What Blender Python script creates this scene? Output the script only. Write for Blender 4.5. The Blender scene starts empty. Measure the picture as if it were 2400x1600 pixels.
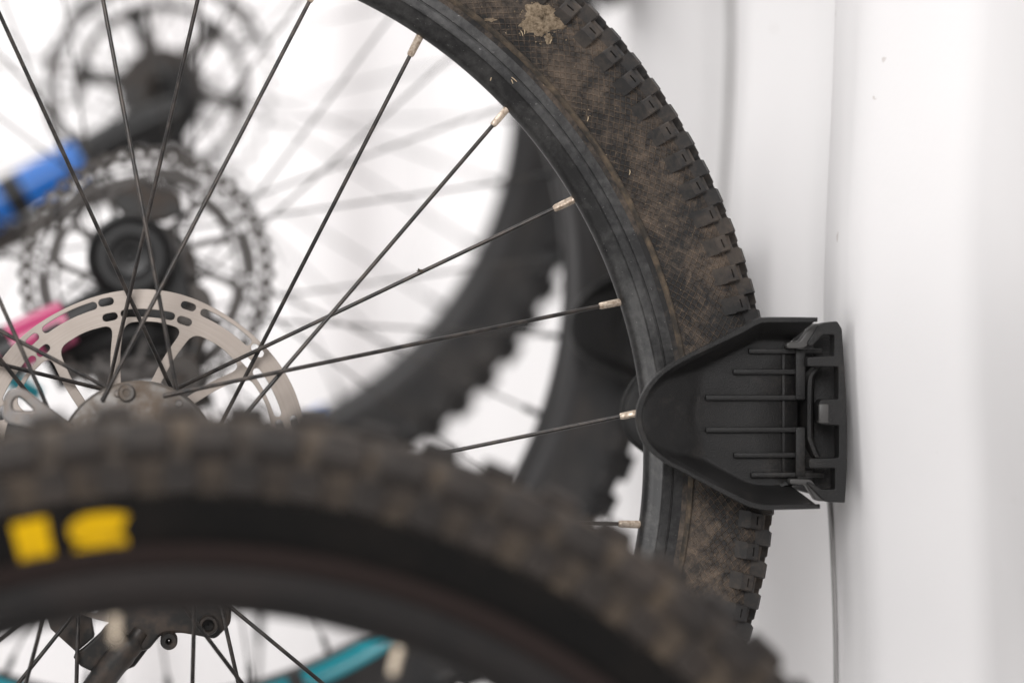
import bpy, bmesh, math, random
from mathutils import Vector, Matrix
random.seed(7)
PI = math.pi
scene = bpy.context.scene
COL = scene.collection

# ------------------------------------------------------------------ camera, world, lamps, exposure
CAMH = 1.0
YAW = math.radians(6.673)
FPX = 6666.7                     # focal length in pixels of a 2400 px wide frame (100 mm lens, 36 mm sensor)
cam = bpy.data.cameras.new('camera')
cam.lens = 100; cam.sensor_width = 36; cam.clip_start = 0.05; cam.clip_end = 60
cam.dof.use_dof = True; cam.dof.focus_distance = 1.522; cam.dof.aperture_fstop = 2.7
camo = bpy.data.objects.new('camera', cam); COL.objects.link(camo)
camo.location = (0, 0, CAMH)
camo.rotation_euler = (PI/2, 0, -YAW)
scene.camera = camo

world = bpy.data.worlds.new('World'); scene.world = world; world.use_nodes = True
bgn = world.node_tree.nodes['Background']
bgn.inputs[0].default_value = (1.0, 0.985, 0.985, 1); bgn.inputs[1].default_value = 0.44

def area(name, loc, target, size, power, color=(1, 1, 1), sy=None):
    l = bpy.data.lights.new(name, 'AREA'); l.energy = power; l.color = color
    l.shape = 'RECTANGLE'; l.size = size; l.size_y = sy or size
    o = bpy.data.objects.new(name, l); COL.objects.link(o)
    o.location = loc
    o.rotation_euler = (Vector(target) - Vector(loc)).to_track_quat('-Z', 'Y').to_euler()
    return o
area('key_lamp', (-0.15, 2.05, 3.1), (0.15, 1.55, 1.0), 1.1, 27, (1.0, 0.985, 0.97))
area('front_lamp', (-0.60, -1.25, 2.10), (0.25, 1.45, 0.95), 1.1, 66, (1.0, 0.99, 0.99))
area('side_lamp', (-2.3, 0.55, 0.90), (0.2, 1.55, 0.95), 1.3, 20, (1.0, 0.99, 0.98))
area('back_lamp', (-1.3, 2.9, 2.9), (-0.3, 4.4, 1.1), 1.2, 46, (1.0, 0.995, 0.99))

scene.view_settings.view_transform = 'Standard'
scene.view_settings.look = 'None'
scene.view_settings.exposure = 0.0
scene.view_settings.gamma = 1.0
scene.view_settings.use_curve_mapping = False

# ------------------------------------------------------------------ measuring: a pixel of the photograph at a known depth
FW = Vector((math.sin(YAW), math.cos(YAW), 0)); RT = Vector((math.cos(YAW), -math.sin(YAW), 0)); UP = Vector((0, 0, 1))
def at(u, v, Y):
    d = FW + RT*((u-1200)/FPX) - UP*((v-800)/FPX)
    return d*(Y/d.y) + Vector((0, 0, CAMH))
def proj(p):
    q = Vector(p) - Vector((0, 0, CAMH)); z = q.dot(FW)
    return 1200 + FPX*q.dot(RT)/z, 800 - FPX*q.z/z
def seen(p, m=90):
    u, v = proj(p); return -m < u < 2400+m and -m < v < 1600+m

# ------------------------------------------------------------------ materials
class NT:
    def __init__(s, name):
        s.m = bpy.data.materials.new(name); s.m.use_nodes = True
        s.t = s.m.node_tree; s.b = s.t.nodes['Principled BSDF']
    def n(s, typ, **kw):
        x = s.t.nodes.new(typ)
        for k, v in kw.items(): setattr(x, k, v)
        return x
    def l(s, a, b): s.t.links.new(a, b)
    def math(s, op, a, b=None, c=None):
        x = s.n('ShaderNodeMath', operation=op)
        for i, v in enumerate((a, b, c)):
            if v is None: continue
            if isinstance(v, (int, float)): x.inputs[i].default_value = v
            else: s.l(v, x.inputs[i])
        return x.outputs[0]
    def noise(s, vec, scale, detail=4, rough=.55, dist=0):
        x = s.n('ShaderNodeTexNoise'); x.inputs['Scale'].default_value = scale
        x.inputs['Detail'].default_value = detail; x.inputs['Roughness'].default_value = rough
        x.inputs['Distortion'].default_value = dist
        s.l(vec, x.inputs['Vector']); return x.outputs['Fac']
    def ramp(s, fac, stops):
        x = s.n('ShaderNodeValToRGB'); e = x.color_ramp.elements
        while len(e) < len(stops): e.new(.5)
        for i, (p, c) in enumerate(stops):
            e[i].position = p; e[i].color = (c, c, c, 1) if isinstance(c, (int, float)) else (*c, 1)
        s.l(fac, x.inputs[0]); return x.outputs[0]
    def mix(s, fac, a, b):
        x = s.n('ShaderNodeMix', data_type='RGBA')
        for sock, v in ((x.inputs[0], fac), (x.inputs[6], a), (x.inputs[7], b)):
            if isinstance(v, (int, float)): sock.default_value = v
            elif isinstance(v, tuple): sock.default_value = (*v, 1)
            else: s.l(v, sock)
        return x.outputs[2]
    def bump(s, h, strength, dist):
        x = s.n('ShaderNodeBump'); x.inputs['Strength'].default_value = strength; x.inputs['Distance'].default_value = dist
        s.l(h, x.inputs['Height']); s.l(x.outputs[0], s.b.inputs['Normal']); return x
    def pos(s): return s.n('ShaderNodeNewGeometry').outputs['Position']
    def obj(s): return s.n('ShaderNodeTexCoord').outputs['Object']
    def col(s, c):
        if isinstance(c, tuple): s.b.inputs['Base Color'].default_value = (*c, 1)
        else: s.l(c, s.b.inputs['Base Color'])
    def set(s, rough=None, metal=None, spec=None):
        for k, v in (('Roughness', rough), ('Metallic', metal), ('Specular IOR Level', spec)):
            if v is None: continue
            if isinstance(v, (int, float)): s.b.inputs[k].default_value = v
            else: s.l(v, s.b.inputs[k])

def plain(name, c, rough=.5, metal=0, spec=.5, dust=None, amt=.35, scale=60):
    t = NT(name)
    if dust:
        f = t.noise(t.pos(), scale, 6, .65)
        f2 = t.ramp(f, [(.42, 0.0), (.75, amt*2)])
        t.col(t.mix(f2, c, dust)); t.set(t.math('MULTIPLY_ADD', f2, .35, rough), metal, spec)
    else:
        t.col(c); t.set(rough, metal, spec)
    return t.m

DUST = (.20, .145, .10)
def tyre_mat(name, base, dust, amt, diamond=True, spec=.2):
    """black rubber with brown dust; a lattice of fine raised lines runs over the side wall"""
    t = NT(name)
    p = t.pos()
    o = t.obj()
    sx = t.n('ShaderNodeSeparateXYZ'); t.l(o, sx.inputs[0])
    r = t.math('SQRT', t.math('ADD', t.math('MULTIPLY', sx.outputs[0], sx.outputs[0]), t.math('MULTIPLY', sx.outputs[2], sx.outputs[2])))
    ang = t.math('ARCTAN2', sx.outputs[2], sx.outputs[0])
    big = t.noise(p, 22, 5, .6)
    fine = t.noise(p, 170, 6, .72, .6)
    grit = t.noise(p, 900, 3, .7)
    d = t.math('ADD', t.math('MULTIPLY', big, .75), t.math('MULTIPLY', fine, .6))
    d = t.ramp(d, [(.61, 0.0), (.70, amt*.35), (.84, amt)])
    h = t.math('MULTIPLY', grit, .35)
    if diamond:
        # two families of lines
        s = t.math('MULTIPLY', ang, .312)
        wob = t.math('MULTIPLY', t.noise(p, 60, 2), .0012)
        a1 = t.math('ADD', t.math('ADD', t.math('MULTIPLY', s, .62), t.math('MULTIPLY', r, .80)), wob)
        a2 = t.math('ADD', t.math('SUBTRACT', t.math('MULTIPLY', s, .62), t.math('MULTIPLY', r, .80)), wob)
        def line(v, pitch, w):
            f = t.math('FRACT', t.math('DIVIDE', v, pitch))
            dd = t.math('ABSOLUTE', t.math('SUBTRACT', f, .5))
            x = t.n('ShaderNodeMapRange', interpolation_type='SMOOTHSTEP')
            x.inputs[1].default_value = w; x.inputs[2].default_value = 0.0
            t.l(dd, x.inputs[0]); return x.outputs[0]
        lat = t.math('MAXIMUM', line(a1, .0029, .15), line(a2, .0029, .15))
        # lattice only on the side wall band
        band = t.ramp(t.math('MULTIPLY', t.math('SUBTRACT', r, .290), 20), [(.10, 0.0), (.16, 1.0), (.72, 1.0), (.82, 0.0)])
        brk = t.ramp(t.noise(p, 45, 3), [(.32, .25), (.55, 1.0)])
        lat = t.math('MULTIPLY', t.math('MULTIPLY', lat, band), brk)
        h = t.math('ADD', h, t.math('MULTIPLY', lat, 1.0))
        d2 = t.math('MINIMUM', t.math('ADD', d, t.math('MULTIPLY', t.math('MULTIPLY', lat, t.ramp(fine, [(.35, .25), (.60, 1.0)])), .60)), 1.0)
    else:
        d2 = d
    straw = t.ramp(t.noise(p, 330, 5, .8, 2.5), [(.62, 0.0), (.70, .55)])
    c = t.mix(d2, base, dust)
    c = t.mix(t.math('MULTIPLY', straw, min(1.0, amt)), c, (dust[0]*1.6, dust[1]*1.45, dust[2]*1.25))
    t.col(c)
    t.set(t.math('MULTIPLY_ADD', d2, .25, .58), 0, spec)
    t.bump(h, 1.0, .0006 if diamond else .0005)
    return t.m

M = {}
M['tyre'] = tyre_mat('dusty_tyre_rubber', (.0180, .0173, .0172), (.170, .128, .096), .60)
M['knob'] = tyre_mat('dusty_knob_rubber', (.027, .026, .0257), (.13, .102, .080), .42, False)
M['tyre_fg'] = tyre_mat('clean_tyre_rubber', (.0055, .0052, .0050), (.03, .022, .018), .2, False, .10)
M['knob_fg'] = tyre_mat('worn_knob_rubber', (.020, .0170, .0155), (.065, .051, .042), .6, False)
M['tread_fg'] = tyre_mat('dusty_tread_rubber', (.032, .0255, .021), (.11, .083, .058), .9, False)
M['tyre_bg'] = tyre_mat('grey_tyre_rubber', (.024, .0235, .024), (.09, .077, .068), .35, False)
M['bead'] = plain('dusty_bead', (.035, .030, .025), .8, 0, .3, (.17, .125, .085), .4, 140)
M['mud'] = None
t = NT('dry_mud'); f = t.noise(t.pos(), 420, 6, .75)
t.col(t.ramp(f, [(.34, (.07, .052, .034)), (.48, (.235, .18, .125)), (.70, (.38, .305, .22))])); t.set(.95, 0, .1); t.bump(f, 1, .0015); M['mud'] = t.m
# rim: dark anodised metal with fine specks, smears and scratches
t = NT('dark_rim_metal'); p = t.pos()
f = t.noise(p, 40, 6, .6); sp = t.ramp(t.noise(p, 620, 4, .65), [(.66, 0.0), (.74, .6)])
sm = t.ramp(t.math('ADD', t.math('MULTIPLY', f, .6), t.math('MULTIPLY', t.noise(p, 260, 5, .7), .45)), [(.48, 0.0), (.68, .5)])
c = t.mix(sm, (.031, .0307, .0310), (.112, .109, .106)); c = t.mix(sp, c, (.33, .32, .31))
t.col(c); t.set(t.math('MULTIPLY_ADD', sm, .16, .30), .7, .5); t.bump(t.noise(p, 700, 4), .12, .0002); M['rim'] = t.m
M['rim_bg'] = plain('black_rim_metal', (.055, .053, .053), .36, .7)
M['rim_fg'] = plain('satin_black_rim', (.010, .009, .0088), .46, 0, .22, (.024, .0175, .0155), .4, 14)
M['spoke'] = plain('black_spoke_steel', (.026, .0245, .024), .30, .6, .5, (.15, .12, .10), .25, 150)
M['nipple'] = plain('tarnished_nipple', (.56, .47, .38), .38, .55, .5, (.24, .17, .12), .6, 420)
M['nipple_black'] = plain('black_nipple', (.03, .03, .03), .4, .4)
t = NT('brushed_rotor_steel'); o = t.obj(); sx = t.n('ShaderNodeSeparateXYZ'); t.l(o, sx.inputs[0])
r = t.math('SQRT', t.math('ADD', t.math('MULTIPLY', sx.outputs[0], sx.outputs[0]), t.math('MULTIPLY', sx.outputs[2], sx.outputs[2])))
cv = t.n('ShaderNodeCombineXYZ'); t.l(t.math('MULTIPLY', r, 1500), cv.inputs[0])
t.l(t.math('MULTIPLY', t.math('ARCTAN2', sx.outputs[2], sx.outputs[0]), 1.5), cv.inputs[1])
br = t.noise(cv.outputs[0], 1.0, 3, .6); st = t.noise(t.pos(), 35, 4)
t.col(t.mix(t.math('MULTIPLY', br, st), (.38, .335, .30), (.19, .155, .13))); t.set(t.math('MULTIPLY_ADD', br, .25, .32), .85); t.bump(br, .25, .0001); M['rotor'] = t.m
M['steel'] = plain('grey_steel', (.22, .21, .205), .36, .8, .5, (.20, .15, .11), .4, 120)
M['rotor_dark'] = plain('dull_rotor_steel', (.075, .068, .064), .4, .5)
M['chain'] = plain('worn_chain_steel', (.07, .063, .058), .35, .7)
M['hub'] = plain('dirty_hub_metal', (.115, .107, .10), .42, .7, .5, (.13, .095, .068), .7, 55)
M['black_metal'] = plain('black_metal', (.018, .017, .016), .42, .2, .5, (.085, .06, .045), .5, 90)
t = NT('grained_black_plastic'); p = t.pos()
g = t.noise(p, 1500, 2, .6); w = t.noise(p, 30, 4)
t.col(t.mix(t.ramp(w, [(.35, 0.0), (.75, 1.0)]), (.0105, .0102, .0102), (.0185, .0178, .0175))); t.set(t.math('MULTIPLY_ADD', w, .15, .40), 0, .28)
ds = t.ramp(t.math('ADD', t.math('MULTIPLY', t.noise(p, 38, 5, .7), .7), t.math('MULTIPLY', t.noise(p, 700, 3, .7), .35)), [(.56, 0.0), (.72, .35)])
t.col(t.mix(ds, t.b.inputs['Base Color'].links[0].from_socket, (.075, .064, .055)))
t.bump(g, .7, .00045); M['plastic'] = t.m
M['plastic_pale'] = plain('pale_grey_plastic', (.06, .058, .056), .45, 0, .35)  # paler tray plastic; the strands' lit look is put into the colour
def paint(name, c, rough=.3): return plain(name, c, rough, 0, .6)
M['blue'] = paint('blue_paint', (.0, .13, .50)); M['pink'] = paint('pink_paint', (.44, .04, .14)); M['teal'] = paint('teal_paint', (.0, .27, .33))
M['black_paint'] = plain('black_paint', (.011, .0105, .0105), .4, 0, .35)
M['yellow'] = plain('yellow_print', (.62, .37, .0), .7, 0, .15, (.25, .15, .02), .35, 90)
M['cream'] = plain('cream_metal', (.62, .52, .40), .4, .2)
M['sealant_shade'] = plain('grey_sealant_shade', (.30, .29, .285), .6, 0, .3)
M['straw'] = plain('straw', (.42, .33, .22), .9)
t = NT('white_painted_sheet'); p = t.pos()
f = t.noise(p, 260, 3, .55); g = t.noise(p, 5, 4, .5)
t.col(t.mix(t.ramp(g, [(.3, 0.0), (.8, 1.0)]), (.82, .80, .80), (.76, .745, .745))); sk = t.ramp(t.noise(p, 75, 3, .5), [(.735, 0.0), (.76, .45)]); t.col(t.mix(sk, t.b.inputs['Base Color'].links[0].from_socket, (.42, .36, .32))); t.set(.42, 0, .45); t.bump(f, .15, .0006); M['wall'] = t.m

# ------------------------------------------------------------------ mesh helpers
def link(o, parent=None, loc=None):
    COL.objects.link(o)
    if parent is not None: o.parent = parent
    if loc is not None: o.location = loc
    return o
def mk(name, verts, faces, mat, parent=None, loc=None, smooth=True, sharp=None):
    me = bpy.data.meshes.new(name); me.from_pydata([tuple(v) for v in verts], [], faces); me.update()
    return mko(name, me, mat, parent, loc, smooth, sharp)
def mko(name, me, mat, parent=None, loc=None, smooth=True, sharp=None):
    me.materials.clear(); me.materials.append(mat)
    me.polygons.foreach_set('use_smooth', [smooth]*len(me.polygons))
    if sharp is not None: me.set_sharp_from_angle(angle=math.radians(sharp))
    o = bpy.data.objects.new(name, me)
    return link(o, parent, loc)
def fixn(me):
    bm = bmesh.new(); bm.from_mesh(me); bmesh.ops.recalc_face_normals(bm, faces=bm.faces); bm.to_mesh(me); bm.free()
def lathe(name, prof, n, mat, parent, loc=(0, 0, 0), closed=False, sharp=40, a0=0, a1=2*PI):
    """profile of (r, y) turned round the Y axis"""
    full = abs(a1-a0-2*PI) < 1e-6
    k = n if full else n+1
    V = []; Fc = []; m = len(prof)
    for i in range(k):
        a = a0+(a1-a0)*i/n; c, s = math.cos(a), math.sin(a)
        for r, y in prof: V.append((r*c, y, r*s))
    for i in range(n):
        i2 = (i+1) % k
        for j in range(m if closed else m-1):
            j2 = (j+1) % m
            Fc.append((i*m+j, i*m+j2, i2*m+j2, i2*m+j))
    me = bpy.data.meshes.new(name); me.from_pydata(V, [], Fc); fixn(me)
    return mko(name, me, mat, parent, loc, True, sharp)
def tube_data(pts, rad, n=8, cap=True, sx=1.0):
    pts = [Vector(p) for p in pts]
    if isinstance(rad, (int, float)): rad = [rad]*len(pts)
    V = []; Fc = []
    up = None
    for i, p in enumerate(pts):
        d = (pts[min(i+1, len(pts)-1)]-pts[max(i-1, 0)]).normalized()
        if up is None:
            up = Vector((0, 1, 0)) if abs(d.y) < .9 else Vector((0, 0, 1))
        s = d.cross(up).normalized(); u = s.cross(d).normalized(); up = u
        for k in range(n):
            a = 2*PI*k/n; V.append(p+(s*math.cos(a)*sx+u*math.sin(a))*rad[i])
    for i in range(len(pts)-1):
        for k in range(n):
            k2 = (k+1) % n; Fc.append((i*n+k, i*n+k2, (i+1)*n+k2, (i+1)*n+k))
    if cap:
        Fc.append(tuple(range(n-1, -1, -1))); Fc.append(tuple(range((len(pts)-1)*n, len(pts)*n)))
    return V, Fc
def tube(name, pts, rad, mat, parent=None, n=12, sharp=50, sx=1.0):
    V, Fc = tube_data(pts, rad, n, True, sx); return mk(name, V, Fc, mat, parent, None, True, sharp)
def bez(pts, n):
    """smooth curve through points (Catmull-Rom)"""
    out = []; P = [Vector(p) for p in pts]
    for i in range(len(P)-1):
        a, b, c, d = P[max(i-1, 0)], P[i], P[i+1], P[min(i+2, len(P)-1)]
        for k in range(n):
            t = k/n
            out.append(.5*((2*b)+(c-a)*t+(2*a-5*b+4*c-d)*t*t+(-a+3*b-3*c+d)*t**3))
    out.append(P[-1]); return out
def plate(name, loops, half, mat, parent=None, loc=(0, 0, 0), bevel=.0004, smooth=False, sharp=35):
    """flat plate with holes: loops of (x, z); thickness 2*half along Y"""
    cu = bpy.data.curves.new(name, 'CURVE'); cu.dimensions = '2D'; cu.fill_mode = 'BOTH'
    cu.extrude = max(half-bevel, 0); cu.bevel_depth = bevel; cu.bevel_resolution = 1
    cu.offset = -bevel
    for lp in loops:
        s = cu.splines.new('POLY'); s.points.add(len(lp)-1); s.use_cyclic_u = True
        for p, q in zip(s.points, lp): p.co = (q[0], q[1], 0, 1)
    tmp = bpy.data.objects.new('tmp', cu)
    me = bpy.data.meshes.new_from_object(tmp)
    bpy.data.objects.remove(tmp); bpy.data.curves.remove(cu)
    me.transform(Matrix.Rotation(PI/2, 4, 'X')); me.name = name
    return mko(name, me, mat, parent, loc, True, sharp)
def rbox(name, x0, x1, y0, y1, z0, z1, mat, parent=None, b=.0006, loc=None):
    bm = bmesh.new(); bmesh.ops.create_cube(bm, size=1)
    for v in bm.verts: v.co = Vector(((x0+x1)/2+v.co.x*(x1-x0), (y0+y1)/2+v.co.y*(y1-y0), (z0+z1)/2+v.co.z*(z1-z0)))
    if b: bmesh.ops.bevel(bm, geom=list(bm.edges), offset=b, segments=2, profile=.5, affect='EDGES')
    me = bpy.data.meshes.new(name); bm.to_mesh(me); bm.free()
    return mko(name, me, mat, parent, loc, True, 40)
def thing(name, label, cat, loc, group=None):
    o = bpy.data.objects.new(name, None); COL.objects.link(o); o.location = loc; o.empty_display_size = .05
    o['label'] = label; o['category'] = cat
    if group: o['group'] = group
    return o
def smooth01(x): x = max(0, min(1, x)); return x*x*(3-2*x)

# ------------------------------------------------------------------ the setting: ribbed white sheet-metal walls
WX = .355                                             # the face of the ribs
def wall_profile():
    """(y, x) along the wall: raised flat ribs, sloping sides, flat troughs"""
    D = .042; pts = []
    crests = [(-.30, -.225), (.33, .405), (.70, .775), (1.085, 1.16), (1.474, 1.552), (1.830, 1.905), (2.25, 2.325), (2.63, 2.705), (3.01, 3.085), (3.39, 3.465), (3.77, 3.845), (4.15, 4.225)]
    for i, (a, b) in enumerate(crests):
        ln = .085                     # the near slope of each rib
        q = .008 if i == 5 else 0                        # one rib sits a little deeper
        pts += [(a-ln, WX+D), (a, WX+q), (b, WX+q), (b+.07, WX+D)]
    return pts
def rounded(pts, r, n):
    out = [pts[0]]
    for i in range(1, len(pts)-1):
        p0, p, p1 = (Vector(pts[k]) for k in (i-1, i, i+1))
        d0, d1 = (p0-p), (p1-p); q = min(r, d0.length*.45, d1.length*.45)
        a, b = p+d0.normalized()*q, p+d1.normalized()*q
        for k in range(n+1):
            t = k/n; out.append(tuple((1-t)**2*a+2*t*(1-t)*p+t*t*b))
    out.append(pts[-1]); return out
prof = rounded(wall_profile(), .016, 6)
def wall_dx(y, z):
    zz = z-CAMH
    return .0040*(1-math.cos((zz-.03)*2*PI/.55+.8*math.sin(2.1*(y-1.5)))) + .0012*math.sin(zz*23+y*7)*math.sin(y*5.3+zz*4)
NZ = 110; V = []; Fc = []
for i in range(NZ+1):
    z = 2.3*i/NZ
    for (y, x) in prof:
        dx = wall_dx(y, z)
        V.append((x+dx, y, z))
m = len(prof)
for i in range(NZ):
    for j in range(m-1): Fc.append((i*m+j, (i+1)*m+j, (i+1)*m+j+1, i*m+j+1))
w = mk('wall_right', V, Fc, M['wall'], None, None, True); fixn(w.data); w['kind'] = 'structure'
WALL = w
def seam_shade(y0, y1, x, z0, z1):
    V = []; Fc = []; n = 40
    for i in range(n+1):
        z = z0+(z1-z0)*i/n
        k = .0014*math.sin(z*47)+.0008*math.sin(z*137+1)
        for yy, px in ((y0+k, .0004), (y0+k, -.0012), (y1, -.0012), (y1, .004)): V.append((x+wall_dx((y0+y1)/2, z)+px, yy, z))
    for i in range(n):
        for j in range(3): Fc.append((i*4+j, i*4+j+1, (i+1)*4+j+1, (i+1)*4+j))
    o = mk('panel_seam_shade', V, Fc, M['sealant_shade'], WALL, None, True, 40); fixn(o.data)
seam_shade(1.886, 1.903, WX+.008, 0.0, 2.3)  # added dark strip: shade contrast at this rib's far edge, put in as colour
seam_shade(1.5445, 1.5495, WX+.0002, 0.0, .945)
V = []; Fc = []; BY = 4.35
xs = []
x = -3.0
bp = []
while x < .42:
    bp += [(x, BY), (x+.10, BY), (x+.16, BY-.04), (x+.24, BY-.04)]; x += .30
bp = rounded(bp, .02, 4)
for i in range(25):
    for (x, y) in bp: V.append((x, y, 2.6*i/24))
m = len(bp)
for i in range(24):
    for j in range(m-1): Fc.append((i*m+j, i*m+j+1, (i+1)*m+j+1, (i+1)*m+j))
w = mk('wall_back', V, Fc, M['wall'], None, None, True); w['kind'] = 'structure'

f = mk('floor', [(-4, -3, 0), (1.2, -3, 0), (1.2, 6, 0), (-4, 6, 0)], [(0, 1, 2, 3)], plain('grey_concrete', (.46, .455, .45), .8, 0, .3, (.55, .54, .53), .4, 3), None, None, False); f['kind'] = 'structure'
# ------------------------------------------------------------------ bicycle wheels
HUB = {'front': Vector((.0006, 1.2084, CAMH-.3844)), 'main': Vector((-.0211, 1.5196, CAMH-.0622)),
       'second': Vector((-.0203, 1.852, CAMH+.0425)), 'third': Vector((-.0131, 2.1985, CAMH+.190))}

CASING = [(.2900, -.0120), (.2925, -.0128), (.2965, -.0155), (.302, -.0186), (.308, -.0213), (.314, -.0234), (.320, -.0247),
          (.3255, -.0249), (.3300, -.0232), (.3340, -.0188), (.3368, -.0110), (.3380, 0)]
def casing(dr=0., dw=1.):
    p = []
    for r, y in CASING:
        k = (r-.29)/.048
        p.append((r+dr*k, y*(1+(dw-1)*k)))
    return p
def frame_on(prof, s):
    """point, normal and tangent (in r, y) at arc fraction s of the half profile; s<0 mirrored to the far side"""
    L = [0]
    for a, b in zip(prof, prof[1:]): L.append(L[-1]+math.hypot(b[0]-a[0], b[1]-a[1]))
    d = abs(s)*L[-1]
    for i in range(len(L)-1):
        if d <= L[i+1]+1e-9:
            t = (d-L[i])/(L[i+1]-L[i]); a, b = prof[i], prof[i+1]
            p = (a[0]+(b[0]-a[0])*t, a[1]+(b[1]-a[1])*t)
            i0, i1 = max(i-1, 0), min(i+2, len(prof)-1)
            tx, ty = prof[i1][0]-prof[i0][0], prof[i1][1]-prof[i0][1]
            q = math.hypot(tx, ty); tx, ty = tx/q, ty/q
            n = (-ty, tx) if (-ty) > 0 or True else (ty, -tx)
            n = (-ty, tx)
            if n[0] < 0 and abs(n[0]) > .2: n = (-n[0], -n[1])
            if n[1] > 0: n = (n[0], -abs(n[1]))
            if s < 0: return (p[0], -p[1]), (n[0], -n[1]), (tx, -ty)
            return p, n, (tx, ty)
def knob_mesh(name, lt, lp, h, taper, mat, sipe=True, ramp=0., skew=0.):
    """a tread block: lt along the tyre, lp across it, height h; sipe is a narrow cut in the top"""
    V = []; Fc = []
    def ring(x0, x1, y0, y1, z, z2=None):
        i = len(V)
        for (x, y) in ((x0, y0), (x1, y0), (x1, y1), (x0, y1)):
            zz = z if z2 is None or y == y1 else z2           # z2: height of the inner end
            V.append((x+skew*(y/lp), y, zz))
        return [i, i+1, i+2, i+3]
    a, b = lt/2, lp/2; q = 1-taper
    base = ring(-a, a, -b-ramp, b, -.0026, -.0022-ramp*.42)
    ch = .16*h
    mid = ring(-a*(q+.08), a*(q+.08), -b*q, b*(q+.05), h-ch)
    top = ring(-a*q*.93, a*q*.93, -b*q*.93, b*q*.96, h)
    for k in range(4):
        k2 = (k+1) % 4
        Fc.append((base[k], base[k2], mid[k2], mid[k])); Fc.append((mid[k], mid[k2], top[k2], top[k]))
    if sipe:
        sl = ring(-a*.52, a*.52, b*.05, b*.27, h); sb = ring(-a*.50, a*.50, b*.07, b*.25, h*.35)
        for k in range(4):
            k2 = (k+1) % 4
            Fc.append((top[k], top[k2], sl[k2], sl[k])); Fc.append((sl[k], sl[k2], sb[k2], sb[k]))
        Fc.append(tuple(sb))
    else: Fc.append(tuple(top))
    me = bpy.data.meshes.new(name); me.from_pydata(V, [], Fc); me.update()
    me.materials.append(mat)
    return me
def put_knobs(tyre, hub, prof, rows, rest_mat):
    """blocks in view are objects of their own, the rest of the ring is one part"""
    RV = []; RF = []
    for (me, s, n, off, lean) in rows:
        if .28 < abs(s) < .36:                            # a row given by its radius
            s = math.copysign(min((i/400 for i in range(401)), key=lambda q: abs(frame_on(prof, q)[0][0]-abs(s))), s)
        p, nn, tt = frame_on(prof, s)
        for k in range(n):
            a = 2*PI*(k+off)/n
            er = Vector((math.cos(a), 0, math.sin(a))); et = Vector((-math.sin(a), 0, math.cos(a))); ey = Vector((0, 1, 0))
            pos = er*p[0]+ey*p[1]; N = (er*nn[0]+ey*nn[1]).normalized(); P = (er*tt[0]+ey*tt[1]).normalized()
            T = P.cross(N)
            j = random.uniform(-.05, .05)+lean
            T, P = T*math.cos(j)+P*math.sin(j), P*math.cos(j)-T*math.sin(j)
            mt = Matrix(((T.x, P.x, N.x, pos.x), (T.y, P.y, N.y, pos.y), (T.z, P.z, N.z, pos.z), (0, 0, 0, 1)))
            if seen(hub+pos, 60) and (s >= .0 or abs(s) > .86):
                o = bpy.data.objects.new('tread_knob', me); COL.objects.link(o); o.parent = tyre; o.matrix_local = mt
            else:
                b = len(RV)
                for v in me.vertices: RV.append(mt @ v.co)
                for f in me.polygons: RF.append(tuple(b+i for i in f.vertices))
    if RV:
        o = mk('tread', RV, RF, rest_mat, tyre, None, False); o['kind'] = 'stuff'

def rim(parent, mat, groove=True):
    h = [(.2704, 0), (.2706, -.0020), (.2713, -.0040), (.2728, -.0060), (.2755, -.0083), (.2788, -.0104), (.2793, -.0109), (.2799, -.0117), (.2812, -.0119)]
    if groove: h += [(.2842, -.0119), (.2845, -.0114), (.2850, -.0114), (.2853, -.0120)]
    h += [(.2902, -.0121), (.2910, -.0116), (.2908, -.0098)]
    prof = h[::-1] + [(r, -y) for r, y in h[1:]]
    return lathe('rim', prof, 260, mat, parent, sharp=30)

def nipple_mesh(mat):
    L = .0125; V = []; Fc = []; n = 16
    secs = [(-.0020, .0017, 0), (.0005, .0020, 0), (.0012, .00185, 1), (.0108, .00175, 1), (.0118, .0017, .6), (L, .0014, 0)]
    for z, r, sq in secs:
        for k in range(n):
            a = 2*PI*k/n; c, s = math.cos(a), math.sin(a)
            q = 1/max(abs(c), abs(s)); f = 1+(min(q, 1.22)-1)*sq*.8
            V.append((r*c*f, r*s*f, z))
    for i in range(len(secs)-1):
        for k in range(n):
            k2 = (k+1) % n; Fc.append((i*n+k, i*n+k2, (i+1)*n+k2, (i+1)*n+k))
    Fc.append(tuple(range(len(V)-n, len(V))))
    me = bpy.data.meshes.new('nipple'); me.from_pydata(V, [], Fc); me.update(); me.materials.append(mat)
    me.polygons.foreach_set('use_smooth', [True]*len(me.polygons)); me.set_sharp_from_angle(angle=math.radians(35))
    return me
NIP = nipple_mesh(M['nipple']); NIPB = nipple_mesh(M['nipple_black']); NIPC = nipple_mesh(M['cream'])
def spokes(parent, n, phase, rh, pattern, mat, rad=.00105, nips=(NIP,)):
    """pattern: per spoke in turn (turn of the hub end, hub y, rim y)"""
    for i in range(n):
        th = math.radians(phase)+2*PI*i/n
        dl, yh, yr = pattern[i % len(pattern)]
        a = Vector((.2712*math.cos(th), yr, .2712*math.sin(th)))
        t2 = th+math.radians(dl); b = Vector((rh*math.cos(t2), yh, rh*math.sin(t2)))
        d = (b-a).normalized()
        p0 = a+d*.006
        bend = b+Vector((0, .0035 if yh < 0 else -.0035, 0))
        s = tube('spoke', [p0, a+d*.02, (a+b)*.5, b-d*.002, b, bend], [rad*.92, rad, rad, rad, rad, rad], mat, parent, 10)
        o = bpy.data.objects.new('nipple', nips[i % len(nips)]); COL.objects.link(o); o.parent = s
        q = d.to_track_quat('Z', 'Y').to_matrix().to_4x4(); q.translation = a; o.matrix_local = q @ Matrix.Rotation(.35+.9*i, 4, 'Z')

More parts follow.
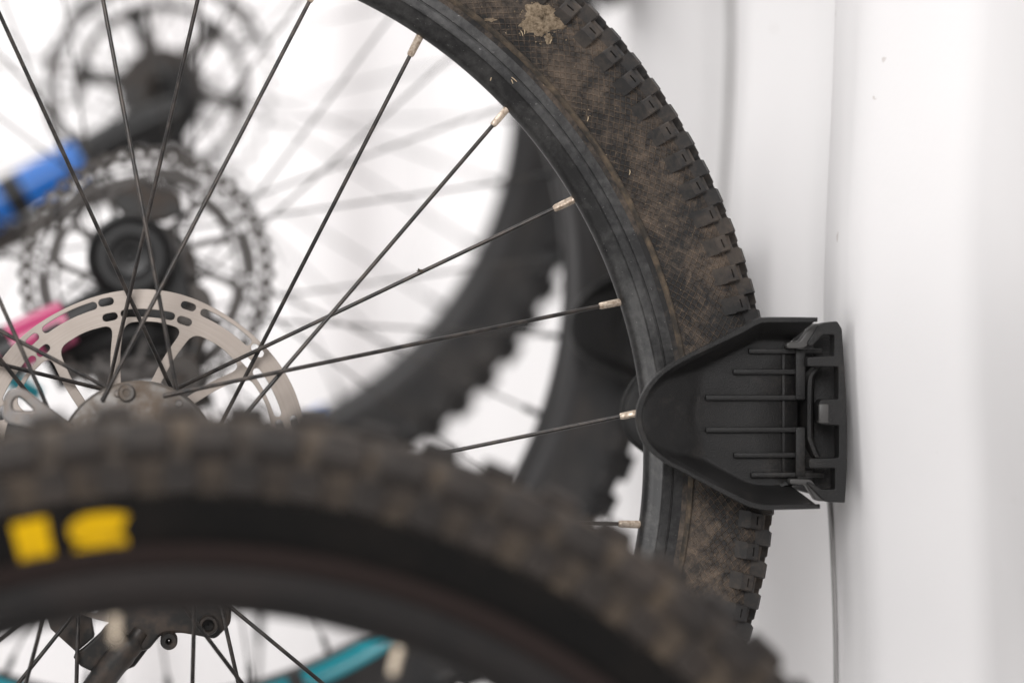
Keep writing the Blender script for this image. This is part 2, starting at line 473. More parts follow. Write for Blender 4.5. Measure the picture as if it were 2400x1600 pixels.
def arc(cx, cz, r, a0, a1, n): return [(cx+r*math.cos(math.radians(a0+(a1-a0)*k/n)), cz+r*math.sin(math.radians(a0+(a1-a0)*k/n))) for k in range(n+1)]
def slot(r, a0, a1, w):
    """curved slot with round ends, between angles in degrees at radius r, width w"""
    out = [p for p in arc(0, 0, r+w/2, a0, a1, 8)]
    c = (r*math.cos(math.radians(a1)), r*math.sin(math.radians(a1))); out += arc(c[0], c[1], w/2, a1, a1+180, 6)[1:-1]
    out += arc(0, 0, r-w/2, a1, a0, 8)
    c = (r*math.cos(math.radians(a0)), r*math.sin(math.radians(a0))); out += arc(c[0], c[1], w/2, a0+180, a0+360, 6)[1:-1]
    return out
def rounded2(poly, r, n=4):
    out = []; k = len(poly)
    for i in range(k):
        p0, p, p1 = Vector(poly[i-1]), Vector(poly[i]), Vector(poly[(i+1) % k])
        d0, d1 = p0-p, p1-p; q = min(r, d0.length*.45, d1.length*.45)
        a, b = p+d0.normalized()*q, p+d1.normalized()*q
        for j in range(n+1):
            t = j/n; out.append(tuple((1-t)**2*a+2*t*(1-t)*p+t*t*b))
    return out
def rotor_main(parent, y, sc=1.0, mat=None, A0=99.0):
    R = .0905; N = 12; st = 360/N
    outer = []
    for k in range(360):
        a = math.radians(k); outer.append(((R-.0011*(.5+.5*math.cos(6*(a-math.radians(A0+15)))))*math.cos(a), (R-.0011*(.5+.5*math.cos(6*(a-math.radians(A0+15)))))*math.sin(a)))
    loops = [outer]
    def pol(r, a): return (r*math.cos(math.radians(a)), r*math.sin(math.radians(a)))
    for k in range(N):
        a = A0+k*st
        # pair of small holes in line with the arm, one long slot outside, one inside, in turn
        loops.append(slot(.0853, a-2.2+4, a+.6+4, .0042)); loops.append(slot(.0770, a-3.6+5, a-.6+5, .0042))
        if k % 2: loops.append(slot(.0850, a-st+8.0, a-3.0, .0042))
        else: loops.append(slot(.0776, a-st+8.5, a-3.0, .0042))
        # window between two arms; the arms sweep round towards the hub
        w = [pol(.0728, a-st+2.3), pol(.0736, a-st/2), pol(.0728, a-2.3), pol(.055, a+2.2), pol(.0345, a+7.5), pol(.0345, a-st+16.5), pol(.055, a-st+7.8)]
        loops.append(rounded2(w, .006, 5))
    loops.append(arc(0, 0, .017, 0, 345, 23))
    return plate('brake_rotor', [[(x*sc, z*sc) for x, z in lp] for lp in loops], .0010, mat or M['rotor'], parent, (0, y, 0), bevel=.00022, sharp=30)
def rotor_six(parent, y, R, mat, arms=6, A0=50, rin=.058):
    def pol(r, a): return (r*math.cos(math.radians(a)), r*math.sin(math.radians(a)))
    outer = [((R-.0015*math.cos(12*math.radians(k)))*math.cos(math.radians(k)), (R-.0015*math.cos(12*math.radians(k)))*math.sin(math.radians(k))) for k in range(0, 360, 2)]
    loops = [outer]; st = 360/arms
    for k in range(arms):
        a = A0+k*st
        loops.append(rounded2([pol(rin, a+5), pol(rin*1.02, a+st/2), pol(rin, a+st-5), pol(.024, a+st-14), pol(.024, a+14)], .012, 5))
        n = 3
        for q in range(n): loops.append(slot(rin+(R-rin)*.40, a+4+q*st/n, a+st/n-5+q*st/n, (R-rin)*.42))
        for q in range(6): loops.append(slot(R-.0058, a+2+q*10, a+5.5+q*10, .0035))
    return plate('brake_rotor', loops, .0011, mat, parent, (0, y, 0), bevel=.0002)

def base_wheel(bike, hub, kind):
    if kind == 'main':
        pr = casing(); tm = M['tyre']
    elif kind == 'front':
        pr = casing(.0152, 1.18); tm = M['tyre_fg']
    else:
        pr = casing(-.0035, 1.08); tm = M['tyre_bg']
    full = pr + [(r, -y) for r, y in pr[-2::-1]]
    inner = [(.2905, .010), (.2905, -.010)]
    ty = lathe('tyre', full+inner, 300, tm, bike, closed=True, sharp=60)
    return ty, pr

GROUP = 'mountain bikes hung in a row on the white wall'
# ---- the sharp bike in the middle of the row
bike = thing('mountain_bike', 'mountain bike in sharp focus, muddy fine-tread tyre held in the black wall tray', 'bicycle', HUB['main'], GROUP)
ty, pr = base_wheel(bike, HUB['main'], 'main')
lathe('bead_strip', [(.2928, -.0132), (.2938, -.0150), (.2950, -.0157), (.2957, -.0152)], 300, M['bead'], ty)
ks = knob_mesh('side_knob', .0090, .0086, .0044, .08, M['knob'], True, .0028, .0006)
kt = knob_mesh('shoulder_knob', .0088, .0092, .0050, .12, M['knob'], False, .0015, .0022)
kc = knob_mesh('crown_knob', .0115, .0080, .0044, .10, M['knob'], False, 0)
NK = 124
put_knobs(ty, HUB['main'], pr, [(ks, .3268, NK, .0, 0.05), (kt, .3342, NK, .45, .12), (kc, .955, NK, .15, 0), (kc, -.93, NK, .55, 0), (kt, -.3345, NK, .2, -.12), (ks, -.3268, NK, .6, -.05)], M['knob'])
rim(bike, M['rim'])
spokes(bike, 28, 5.1, .0368, [(-50, .023, .0010), (50.5, -.0335, -.0010), (37, .0185, .0010), (-40, -.0275, -.0010)], M['spoke'], .00112)
lathe('hub', [(.0095, -.052), (.0125, -.050), (.0125, -.036), (.0405, -.0318), (.0418, -.0305), (.0405, -.0290), (.020, -.0250), (.0155, -.014), (.0155, .010), (.022, .0160), (.0400, .0195), (.0412, .0208), (.0400, .0222), (.020, .0245), (.018, .034), (.0095, .040)], 72, M['hub'], bike, sharp=35)
hubo = bike.children[-1]
for i in range(14):
    a = math.radians(5.1+12.857*(2*i+1)+(50.5 if i % 2 == 0 else -40))
    V, Fc = tube_data([(.0368*math.cos(a), -.0310, .0368*math.sin(a)), (.0368*math.cos(a), -.0332, .0368*math.sin(a)), (.0368*math.cos(a), -.0340, .0368*math.sin(a))], [.0021, .0021, .0013], 12)
    if i % 2: mk('spoke_head', V, Fc, M['steel'], hubo, None, True, 40)
# one big dirty bolt near the top of the flange
a = math.radians(99.5)
lathe('flange_bolt', [(.0002, -.0352), (.0018, -.0352), (.0021, -.0362), (.0038, -.0362), (.0046, -.0348), (.0046, -.0310)], 24, M['hub'], hubo, (.0362*math.cos(a), 0, .0362*math.sin(a)))
rotor_main(bike, .0285)

def L(u, v, dy, hub):                                  # a measured point as a local point of a bike
    p = at(u, v, hub.y+dy)-hub
    return p
def L2(pts, dy, hub): return [(L(u, v, dy, hub).x, L(u, v, dy, hub).z) for u, v in pts]
H = HUB['main']
# lever with an eye at the end, left of the hub
loop = L2([(8, 990), (8, 945), (12, 927), (22, 914), (40, 908), (56, 911), (72, 920), (100, 943), (160, 985), (230, 1045), (215, 1075), (120, 1020), (60, 1000)], -.040, H)
hole = L2([(32, 962), (29, 948), (33, 936), (43, 930), (53, 935), (68, 950), (81, 962)], -.040, H)
plate('quick_release_lever', [rounded2(loop, .004), rounded2(hole, .002)], .0032, M['steel'], bike, (0, -.040, 0), bevel=.0012)
# brake caliper and fork end under the hub
cal = plate('brake_caliper', [rounded2(L2([(262, 1330), (255, 1465), (285, 1516), (318, 1522), (349, 1518), (374, 1487), (385, 1480), (425, 1478), (459, 1484), (504, 1493), (540, 1457), (548, 1330)], .03, H), .0025)], .010, M['black_metal'], bike, (0, .030, 0), bevel=.0015)
def ring_at(name, u, v, dy, ro, ri, ln, mat, par):
    p = L(u, v, dy, H)
    return lathe(name, [(ri, ln), (ri, -ln*.7), (ri+.0006, -ln), (ro-.0006, -ln), (ro, -ln*.7), (ro, ln)], 28, mat, par, (p.x, dy if par is bike else p.y-.030+.0, p.z))
def bolt(u, v, ro, ri, par):
    p = L(u, v, .02, H)
    o = lathe('bolt', [(ri*.2, -.004), (ri, -.004), (ri, -.009), (ri+.0005, -.0098), (ro-.0006, -.0098), (ro, -.009), (ro, .004)], 28, M['black_metal'], par, (p.x, -.008, p.z))
    return o
bolt(488, 1462, .0053, .0030, cal); bolt(396, 1499, .0046, .0014, cal)
b = plate('cable_stop', [rounded2(L2([(172, 1535), (200, 1514), (235, 1482), (247, 1466), (290, 1440), (300, 1500), (252, 1525), (216, 1569), (190, 1557)], .028, H), .001)], .007, M['black_metal'], bike, (0, .028, 0), bevel=.0008)
p = L(272, 1488, .02, H)
lathe('eyelet', [(.0030, .006), (.0030, -.006), (.0036, -.007), (.0046, -.007), (.0052, -.006), (.0052, .006)], 28, M['black_metal'], b, (p.x, -.006, p.z))
plate('fork_tab', [rounded2(L2([(98, 1390), (119, 1470), (180, 1525), (222, 1489), (204, 1390)], .034, H), .0008)], .006, M['black_metal'], bike, (0, .034, 0), bevel=.0008)
tube('fork_leg', bez([L(330, 1478, .022, H), L(302, 1515, .020, H), L(262, 1560, .020, H), L(205, 1640, .020, H), L(120, 1760, .020, H)], 5), [.0045]*4+[.0068]*3+[.0075]*14, M['black_metal'], bike, 16)
plate('fork_web', [rounded2(L2([(372, 1488), (345, 1522), (316, 1560), (300, 1566), (265, 1600), (225, 1650), (215, 1630), (300, 1500)], .030, H), .001)], .0025, M['black_metal'], bike, (0, .030, 0), bevel=.0008)
# dried mud on the side wall and a few straws
def on_wall(u, v):
    """point of the near side wall seen at a pixel"""
    best = None
    for s in [i/200 for i in range(10, 180)]:
        q, n, t2 = frame_on(pr, s); P = at(u, v, H.y+q[1])-H
        e = abs(math.hypot(P.x, P.z)-q[0])
        if best is None or e < best[0]: best = (e, P, q, n)
    P, n = best[1], best[3]; er = Vector((P.x, 0, P.z)).normalized()
    return P, (er*n[0]+Vector((0, 1, 0))*n[1]).normalized()
def mud(cu, cv, blob, h):
    V = []; Fc = []; rings = 7; n = len(blob)
    for j in range(rings+1):
        k = j/rings
        for (du, dv) in blob:
            P, N = on_wall(cu+du*k, cv+dv*k)
            hh = h*(1-k**4)*(.75+.5*random.random()) - .0003*(k > .99)
            V.append(P+N*hh)
        if j == 0: pass
    for j in range(rings):
        for i in range(n):
            i2 = (i+1) % n; Fc.append((j*n+i, j*n+i2, (j+1)*n+i2, (j+1)*n+i))
    return mk('mud_patch', V, Fc, M['mud'], ty)
bl = []
for i in range(72):
    a = 2*PI*i/72; r = 47*(1+.13*math.sin(3*a+1)+.10*math.sin(5*a)+.05*math.sin(11*a+2)+.07*random.uniform(-1, 1))
    bl.append((r*math.cos(a)*1.08, r*math.sin(a)*.80))
mud(1270, 47, bl, .0022)
mud(1286, 92, [(13*math.cos(2*PI*i/18)*random.uniform(.5, 1.1), 15*math.sin(2*PI*i/18)*random.uniform(.6, 1.1)) for i in range(18)], .0010)
mud(1150, 47, [(19*math.cos(2*PI*i/18)*random.uniform(.4, 1.1), 6*math.sin(2*PI*i/18)*random.uniform(.4, 1.1)) for i in range(18)], .0008)
CV = []; CF = []
for i in range(150):
    if i < 70: a = random.uniform(0, 2*PI); rr = random.uniform(44, 44+60*random.random()); u, v = 1270+rr*math.cos(a), 47+rr*.85*math.sin(a)
    else: a = random.uniform(-.05, 1.05); rr = random.uniform(1290, 1400); u, v = 326+rr*math.cos(a), 1075-rr*math.sin(a)
    if v < -20: continue
    P, N = on_wall(u, v); q = random.uniform(.0002, .0007)*(1 if i < 70 else .8); b0 = len(CV)
    t1 = N.orthogonal().normalized(); t2 = N.cross(t1); k = random.uniform(0, 6)
    for j in range(5):
        e = k+j*2*PI/5; CV.append(P+(t1*math.cos(e)*random.uniform(.6, 1.5)+t2*math.sin(e))*q-N*.0002)
    CV.append(P+N*q*.7)
    for j in range(5): CF.append((b0+j, b0+(j+1) % 5, b0+5))
o = mk('mud_crumbs', CV, CF, M['mud'], ty); o['kind'] = 'stuff'
for (u, v, l, a) in [(1150, 186, 8, 1.3), (1205, 187, 16, -.7), (1200, 192, 10, -1.2), (1222, 80, 14, -1.2), (1228, 76, 12, -1.5), (1290, 97, 14, 1.2), (1376, 280, 12, 1.4), (1474, 405, 12, 1.5)]:
    if v == 186 or v in (187, 192):
        P = at(u, v, H.y-.0125)-H; N = Vector((0, -1, 0))
    else: P, N = on_wall(u, v)
    P = P+N*.0006; d = (Vector((math.cos(a), 0, math.sin(a)))*l*.000228/2)
    tube('straw', [P-d, P+N*.0006, P+d], [.00022, .0003, .0002], M['straw'], ty if v not in (186, 187, 192) else bike, 5)
# burr caught on a spoke
P = at(984, 633, H.y-.0+.006)-H
for i in range(5):
    d = Vector((random.uniform(-1, 1), random.uniform(-1, .2), random.uniform(-1, 1))).normalized()*.0022
    tube('burr', [P-d*.6, P+d*.2, P+d], [.0002, .0005, .00015], M['bead'], bike, 5)

# ---- the blurred bike nearest the camera
bike = thing('mountain_bike', 'nearest mountain bike, blurred knobbly tyre with yellow letters along the bottom', 'bicycle', HUB['front'], GROUP)
ty, pr = base_wheel(bike, HUB['front'], 'front')
ks = knob_mesh('side_knob', .0160, .0140, .0042, .12, M['knob_fg'], True, .002)
kt = knob_mesh('shoulder_knob', .0190, .0165, .0044, .12, M['knob_fg'], False, 0, .002)
kc = knob_mesh('crown_knob', .0170, .0120, .0046, .12, M['knob_fg'], False, 0)
put_knobs(ty, HUB['front'], pr, [(ks, .3290, 80, .0, 0), (kt, .3440, 80, .5, 0), (kc, .985, 80, .0, 0), (kt, -.3440, 80, .5, 0), (ks, -.3290, 80, 0, 0)], M['knob_fg'])
# dusty ground of the tread between the blocks
sb = min((i/400 for i in range(401)), key=lambda q: abs(frame_on(pr, q)[0][0]-.3212))
band = [(p[0]+n[0]*.0004, p[1]+n[1]*.0004) for p, n, t2 in (frame_on(pr, sb+i*(1-sb)/14) for i in range(15))]
band += [(r, -y) for r, y in band[::-1]]
lathe('tread_band', band, 300, M['tread_fg'], ty)
lathe('bead_strip', [(.2915, -.0137), (.2945, -.0155), (.2980, -.0176), (.3010, -.0190)], 300, plain('brown_bead_rubber', (.016, .0100, .0088), .7, 0, .2), ty)
rim(bike, M['rim_fg'], False)
spokes(bike, 28, 94.6+1.2-12.857, .030, [(-45, .023, .0015), (45, -.030, -.0015), (45, .023, .0015), (-45, -.030, -.0015)], M['spoke'], .001, (NIPB, NIPC))
lathe('hub', [(.008, -.05), (.012, -.05), (.012, -.034), (.034, -.032), (.034, -.028), (.015, -.02), (.015, .016), (.034, .02), (.034, .024), (.012, .026), (.008, .05)], 48, M['black_metal'], bike)
def letter(ch, u0, u1, v0, v1, thick):
    cu = bpy.data.curves.new('letter', 'FONT'); cu.body = ch; cu.size = 1; cu.offset = thick; cu.extrude = .0; cu.resolution_u = 6
    tmp = bpy.data.objects.new('tmp', cu); me = bpy.data.meshes.new_from_object(tmp); bpy.data.objects.remove(tmp)
    bm = bmesh.new()
    if ch == 'S':                                          # heavy slanted S drawn as one broad stroke
        c = bez([(x, y, 0) for x, y in [(1.0, .80), (.78, .87), (.30, .87), (.13, .70), (.30, .56), (.70, .45), (.87, .29), (.70, .13), (.22, .13), (.0, .20)]], 4); hw = .15
        L_ = []
        for i, q in enumerate(c):
            d = (c[min(i+1, len(c)-1)]-c[max(i-1, 0)]).normalized(); nn = Vector((-d.y, d.x, 0))*hw*(1.0+.35*abs(d.x))
            L_.append((bm.verts.new(q+nn), bm.verts.new(q-nn)))
        for p0, p1 in zip(L_, L_[1:]): bm.faces.new((p0[0], p0[1], p1[1], p1[0]))
    else: bm.from_mesh(me)
    bmesh.ops.subdivide_edges(bm, edges=list(bm.edges), cuts=2, use_grid_fill=True)
    bmesh.ops.triangulate(bm, faces=bm.faces)
    xs = [v.co.x for v in bm.verts]; ys = [v.co.y for v in bm.verts]
    Hh = HUB['front']
    x0, x1, y0, y1 = min(xs), max(xs), min(ys), max(ys)
    def polar(u, v):
        P = at(u, v, Hh.y-.027)-Hh; return math.hypot(P.x, P.z), math.atan2(P.z, P.x)
    ra, aa = polar((u0+u1)/2, v0); rb, ab = polar((u0+u1)/2, v1); _, al = polar(u0, (v0+v1)/2); _, ar = polar(u1, (v0+v1)/2)
    for v in bm.verts:
        fx = (v.co.x-x0)/(x1-x0); fy = (v.co.y-y0)/(y1-y0)
        r = rb+(ra-rb)*fy; a = al+(ar-al)*fx
        yy = -.02
        for (p, q) in zip(pr, pr[1:]):
            if p[0] <= r <= q[0]: yy = p[1]+(q[1]-p[1])*(r-p[0])/(q[0]-p[0]); break
        v.co = Vector((r*math.cos(a), yy-.0007, r*math.sin(a)))
    bm.to_mesh(me); bm.free(); fixn(me); me.name = 'letter'
    return mko('letter', me, M['yellow'], ty)
letter('I', 36, 118, 1218, 1332, .0); letter('S', 155, 304, 1204, 1318, .03)

# ---- the two bikes behind
def bg_wheel(key, bike, phase):
    ty, pr = base_wheel(bike, HUB[key], key)
    ks = knob_mesh('side_knob', .0165, .0120, .0052, .12, M['tyre_bg'], False, .002)
    kc = knob_mesh('crown_knob', .0185, .0170, .0056, .12, M['tyre_bg'], False, 0)
    put_knobs(ty, HUB[key], pr, [(ks, .3235, 74, .0, 0), (kc, .90, 74, .5, 0), (kc, -.90, 74, .5, 0), (ks, -.3235, 74, .0, 0)], M['tyre_bg'])
    rim(bike, M['rim_bg'], False)
    spokes(bike, 32, phase, .029, [(-55, .023, .0015), (55, -.030, -.0015), (55, .019, .0015), (-55, -.026, -.0015)], M['spoke'], .0008, (NIPB,))
    return ty
H2 = HUB['second']
bike = thing('mountain_bike', 'blurred mountain bike with pink and teal frame, just behind the sharp wheel', 'bicycle', H2, GROUP)
bg_wheel('second', bike, 3)
lathe('hub', [(.009, -.06), (.013, -.058), (.013, -.034), (.032, -.032), (.033, -.028), (.016, -.02), (.016, .016), (.032, .02), (.033, .024), (.014, .026), (.009, .05)], 48, M['black_metal'], bike)
rotor_main(bike, -.034, .0690/.0905, M['rotor_dark'], 84)
def chain_ring(parent, y, R, mat):
    def pol(r, a): return (r*math.cos(math.radians(a)), r*math.sin(math.radians(a)))
    n = 46
    loops = [[pol(R+.0014*math.cos(math.radians(k*n)), k) for k in range(360)], [pol(R-.0085-.0012*math.cos(math.radians(k*n)), k) for k in range(360)]]
    for k in range(n):
        c = pol(R-.0042, k*360/n); loops.append(arc(c[0], c[1], .0021, 0, 324, 9))
    return plate('chain', loops, .0028, mat, parent, (0, y, 0), bevel=.0003)
chain_ring(bike, -.041, .0795, M['chain'])
def LT(name, pts, rads, mat, par, hub, dy, n=16):
    c = [L(u, v, dy, hub) for u, v in pts]; return tube(name, bez(c, 4), [rads[0]+(rads[-1]-rads[0])*i/(4*(len(c)-1)) for i in range(4*(len(c)-1)+1)], mat, par, n)
# the round frame end in front of the hub
p = L(306, 602, -.075, H2)
fe = lathe('frame_end', [(.0015, -.004), (.004, -.004), (.005, -.008), (.012, -.009), (.014, -.005), (.021, -.005), (.024, -.010), (.0265, -.006), (.0275, .012), (.026, .03)], 40, M['black_paint'], bike, (p.x, p.y, p.z))
plate('dropout', [rounded2(L2([(225, 545), (290, 500), (360, 520), (420, 590), (452, 700), (400, 760), (330, 745), (240, 700), (208, 620)], -.06, H2), .006)], .006, M['black_paint'], bike, (0, -.058, 0), bevel=.002)
LT('chain_stay', [(-60, 868), (0, 832), (85, 788), (160, 752)], (.0168, .0140), M['pink'], bike, H2, -.065)
LT('stay_end', [(145, 760), (220, 722), (300, 680)], (.0112, .0100), M['black_paint'], bike, H2, -.065)
LT('stripe', [(0, 834), (36, 815)], (.0170, .0163), M['black_paint'], bike, H2, -.065)
LT('stripe', [(95, 802), (150, 775)], (.0085, .0080), M['black_paint'], bike, H2, -.0745)
plate('brake_caliper', [rounded2(L2([(255, 470), (330, 425), (420, 455), (432, 500), (380, 520), (300, 515)], -.05, H2), .003)], .010, M['black_metal'], bike, (0, -.05, 0), bevel=.0015)
LT('derailleur_cage', [(440, 690), (468, 770), (445, 850), (400, 900)], (.0055, .0055), M['black_metal'], bike, H2, -.055)
for (u, v) in ((448, 715), (420, 880)):
    q = L(u, v, -.058, H2); lathe('jockey_wheel', [(.004, -.003), (.013, -.003), (.014, 0), (.013, .003), (.004, .003)], 20, M['chain'], bike, (q.x, q.y, q.z))
LT('lower_stay', [(110, 850), (230, 800), (420, 770), (470, 800)], (.020, .012), M['black_paint'], bike, H2, -.02)
LT('derailleur', [(240, 905), (330, 850), (420, 880), (470, 960)], (.012, .011), M['black_metal'], bike, H2, .01)
LT('seat_stay', [(-60, 830), (0, 872), (55, 905), (95, 928)], (.0062, .0052), M['teal'], bike, H2, .03)
def rim_decal(par, a0, a1, mat):
    V = []; Fc = []; n = 24
    pf = [(.2742, -.0075), (.2790, -.0110), (.2812, -.0125), (.2868, -.0127)]
    for i in range(n+1):
        q = math.radians(a0+(a1-a0)*i/n)
        for r, y in pf: V.append((r*math.cos(q), y, r*math.sin(q)))
    for i in range(n):
        for j in range(3): Fc.append((i*4+j, i*4+j+1, (i+1)*4+j+1, (i+1)*4+j))
    o = mk('rim_decal', V, Fc, mat, par); fixn(o.data); return o
rm = [c for c in bike.children if c.name.startswith('rim')][0]
rim_decal(rm, -76, -71, M['teal']); rim_decal(rm, -69, -55, M['teal']); rim_decal(rm, -126, -106, M['teal'])

H3 = HUB['third']
bike = thing('mountain_bike', 'farthest mountain bike, blurred, with blue frame stay and disc rotor at top left', 'bicycle', H3, GROUP)
bg_wheel('third', bike, 8)
lathe('hub', [(.009, -.06), (.013, -.058), (.013, -.034), (.032, -.032), (.033, -.028), (.016, -.02), (.016, .016), (.032, .02), (.033, .024), (.014, .026), (.009, .05)], 48, M['black_metal'], bike)
rotor_six(bike, -.036, .088, M['black_metal'], 6, 50, .060)
LT('stay_end', [(420, 262), (350, 288), (280, 322), (190, 372)], (.0150, .0140), M['black_paint'], bike, H3, -.065)
LT('chain_stay', [(192, 372), (120, 412), (0, 476), (-90, 530)], (.0150, .0170), M['blue'], bike, H3, -.065)
LT('stripe', [(58, 446), (14, 470)], (.0166, .0170), M['black_paint'], bike, H3, -.065)
LT('seat_stay', [(330, 440), (200, 470), (80, 530), (-80, 600)], (.0075, .0100), M['black_metal'], bike, H3, -.05)
LT('dropout', [(330, 330), (400, 300), (430, 230), (385, 180)], (.012, .014), M['black_paint'], bike, H3, -.05)
LT('down_tube', [(560, 1150), (660, 1060), (735, 985), (765, 962)], (.0100, .0050), M['blue'], bike, H3, .0)

# ------------------------------------------------------------------ wall trays for the tyres
YN = HUB['main'].y-.056                                # depth of the near lip
def C1(x, y): return (1400+x/2.5286, 640+y/2.5286)     # reading frame of the tray close-up
BASE = Vector((WX, HUB['main'].y, at(1700, 977, 1.5).z))
def TL(x, y, Y): p = at(*C1(x, y), Y)-BASE; return p
def TL2(pts, Y): return [(TL(x, y, Y).x, TL(x, y, Y).z) for x, y in pts]
def shell_mesh(sign):
    O = [(1307, 262), (1150, 260), (990, 262), (930, 278), (850, 322), (680, 408), (500, 502), (380, 577), (300, 662), (248, 762), (232, 850), (246, 940), (292, 1030), (390, 1115), (510, 1180), (640, 1250), (850, 1362), (930, 1391), (1010, 1402), (1160, 1400), (1322, 1395)]
    P = [(1180, 432), (1120, 432), (1060, 440), (1000, 455), (930, 480), (850, 525), (770, 590), (710, 655), (665, 720), (642, 790), (636, 838), (642, 890), (665, 950), (705, 1010), (765, 1080), (850, 1160), (920, 1215), (985, 1250), (1060, 1265), (1125, 1265), (1190, 1262)]
    o = bez([(x, y, 0) for x, y in O], 5); pp = bez([(x, y, 0) for x, y in P], 5)
    n = len(o)
    lipd, pld = (-.056 if sign < 0 else -.046), -.0335
    V = []; Fc = []
    # rings from the outer edge inward; first the rounded lip, then the flank down to the plate
    fl = [i/14 for i in range(1, 15)]
    secs = [('e', -.004, .16), ('e', 0.0, .03), ('e', .012, 0.0), ('l', 30, 0.0), ('l', 37, .06)]+[('f', q, 0) for q in fl]
    def dist(q):
        m_ = 1e9
        for a_, b_ in zip(o, o[1:]):
            e = b_-a_; tt = max(0, min(1, (q-a_).dot(e)/max(e.dot(e), 1e-9))); m_ = min(m_, (q-a_-e*tt).length)
        return m_
    def smin(x, y, k):
        h = max(0, min(1, .5+.5*(y-x)/k)); return y*(1-h)+x*h-k*h*(1-h)
    for j, (md, k, dfr) in enumerate(secs):
        for i in range(n):
            a, b = o[i], pp[i]; d = b-a; ln = d.length
            if md == 'e': q = a+d*k
            elif md == 'l': q = a+d*(k/ln)
            else: q = a+d*(35/ln+(1-35/ln)*k)
            if md == 'f':
                ramp = max(0, (q.x-270)/390); flank = max(0, (dist(q)-30)/105)
                f = smin(smin(ramp, flank, .05), 1.0, .06); f = max(.05, min(1, f))
                f = f*(1-max(0, k-.85)/.15)+max(0, k-.85)/.15
            else: f = dfr
            dep = lipd+(pld-lipd)*f
            p = TL(q.x, q.y, HUB['main'].y-.056)
            V.append((p.x, -dep if sign > 0 else dep, p.z))
    nr = len(secs)
    # flat plate from P to its right edge
    for f in (.5, 1.0):
        for i in range(n):
            q = pp[i]; x = q.x+(1240-q.x)*f
            p = TL(x, q.y, HUB['main'].y-.056); V.append((p.x, (pld if sign < 0 else -pld), p.z))
    for j in range(nr+1):
        for i in range(n-1): Fc.append((j*n+i, j*n+i+1, (j+1)*n+i+1, (j+1)*n+i))
    me = bpy.data.meshes.new('side_cheek'); me.from_pydata(V, [], Fc); fixn(me)
    # normals must face the lens side on the near cheek
    s = sum(p.normal.y*p.area for p in me.polygons)
    if (sign < 0 and s > 0) or (sign > 0 and s < 0): me.flip_normals()
    return me
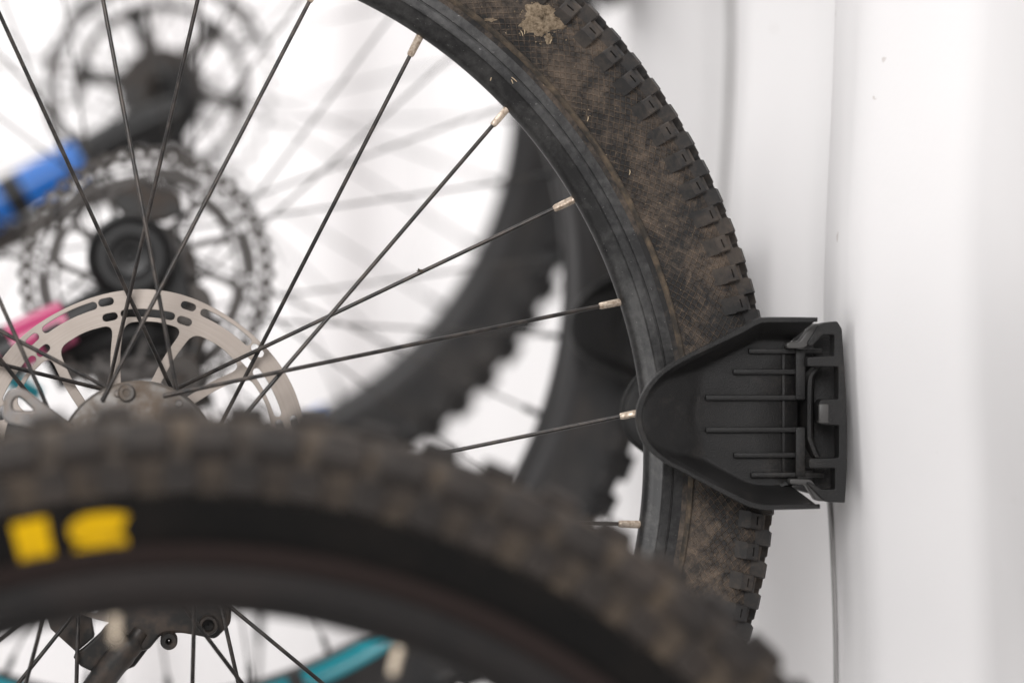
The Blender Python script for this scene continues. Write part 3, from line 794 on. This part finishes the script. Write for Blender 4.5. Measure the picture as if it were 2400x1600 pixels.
def make_tray(label, loc, group, detail=True):
    t = thing('tyre_tray', label, 'bike rack', loc, group)
    for sign in (-1, 1):
        o = mko('side_cheek', shell_mesh(sign), M['plastic'], t, (0, 0, 0) if sign < 0 else (.0070, 0, 0), True, 50)
        so = o.modifiers.new('thick', 'SOLIDIFY'); so.thickness = .0024; so.offset = -1
        ck = o if sign < 0 else None
        if ck:
            near = ck
    yp = -.0335; Yw = HUB['main'].y+yp
    for (x0, x1, y) in [(892, 1330, 462), (800, 1180, 584), (638, 1222, 738), (638, 1222, 928), (804, 1182, 1078), (906, 1340, 1195)]:
        a, b = TL(x0, y, Yw), TL(x1, y, Yw); h = .0014
        rbox('rib', a.x, b.x, yp-.0026, yp+.001, a.z-h, a.z+h, M['plastic'], near, .0007)
    for (y0, y1) in [(448, 748), (912, 1203)]:
        a, b = TL(1168, y0, Yw), TL(1226, y1, Yw)
        rbox('post', a.x, b.x, yp-.0035, yp+.001, b.z, a.z, M['plastic'], near, .0007)
    a, b = TL(1095, 475, Yw), TL(1112, 1185, Yw)
    rbox('post', a.x, b.x, yp-.0006, yp+.001, b.z, a.z, M['plastic'], near, .0003)
    # back block that joins the two cheeks, and the wall plate
    a, b = TL(1238, 470, Yw), TL(1300, 1180, Yw)
    rbox('back_block', a.x, b.x, -.026, .034, b.z, a.z, M['plastic'], t, .001)
    a, b = TL(1300, 330, Yw), TL(1440, 1320, Yw)
    rbox('wall_block', a.x+.001, b.x, -.022, .036, b.z, a.z, M['plastic'], t, .001)
    yf = -.040; Yf = HUB['main'].y+yf
    comb = [(1300, 306), (1330, 294), (1408, 285), (1436, 330), (1450, 560), (1466, 850), (1466, 1150), (1454, 1356), (1335, 1350), (1225, 1240), (1245, 1232), (1318, 1277), (1395, 1277), (1395, 1152), (1242, 1152), (1242, 1096), (1400, 1092), (1418, 1088), (1418, 900), (1312, 896), (1298, 880), (1298, 775), (1312, 748), (1415, 745), (1415, 554), (1232, 552), (1230, 498), (1390, 492), (1390, 366), (1322, 366), (1262, 430), (1242, 434), (1232, 412)]
    fr = plate('wall_bracket', [rounded2(TL2(comb, Yf), .0008, 2)], .0055, M['plastic'], t, (0, yf, 0), bevel=.0006)
    # spring strands behind the bracket, one at the top and one at the bottom
    up = [(1243, 300), (1310, 298), (1215, 428), (1185, 447), (1096, 446), (1086, 428), (1098, 408), (1163, 405)]
    dn = [(1108, 1210), (1232, 1214), (1335, 1344), (1262, 1340), (1203, 1244), (1108, 1244)]
    for q in (up, dn): plate('spring_strand', [rounded2(TL2(q, Yw+.004), .0016, 3)], .004, M['plastic_pale'], t, (0, -.0395, 0), bevel=.0008)
    # curved latch blade
    lt = [(1300, 558), (1274, 585), (1256, 622), (1250, 700), (1249, 950), (1258, 1000), (1280, 1060), (1296, 1090)]
    c = bez([(x, y, 0) for x, y in lt], 5); V = []; Fc = []
    for i, q in enumerate(c):
        for (dx, dy) in ((0, -.0385), (22, -.0385), (22, -.030), (60, -.028), (60, -.020), (0, -.020)):
            p = TL(q.x+dx*(1 if dx < 30 else 1), q.y, Yf); V.append((p.x, dy, p.z))
    for i in range(len(c)-1):
        for k in range(6): Fc.append((i*6+k, i*6+(k+1) % 6, (i+1)*6+(k+1) % 6, (i+1)*6+k))
    Fc += [(0, 1, 2, 3, 4, 5), tuple(range(len(V)-6, len(V)))]
    o = mk('latch', V, Fc, M['plastic'], t, None, True, 40); fixn(o.data)
    a, b = TL(1298, 772, Yf), TL(1356, 888, Yf)
    rbox('latch_button', a.x, b.x, yf-.0064, yf, b.z, a.z, M['plastic_pale'], t, .0009)
    return t
TG = 'tyre trays screwed to the wall ribs'
make_tray('sharp black plastic tyre tray on the white wall, gripping the muddy tyre', BASE, TG)
k2 = at(1290, 766, HUB['second'].y); n0 = TL(232, 850, HUB['main'].y-.056)+BASE
make_tray('blurred black tyre tray on the wall, half hidden behind the sharp wheel rim', (WX+.008, HUB['second'].y-.02, k2.z+BASE.z-n0.z), TG)
k3 = at(1135, -145, HUB['third'].y)
make_tray('dark blurred tyre tray at the top edge, behind the top of the muddy tyre', (WX, HUB['third'].y+.06, k3.z+BASE.z-n0.z), TG)
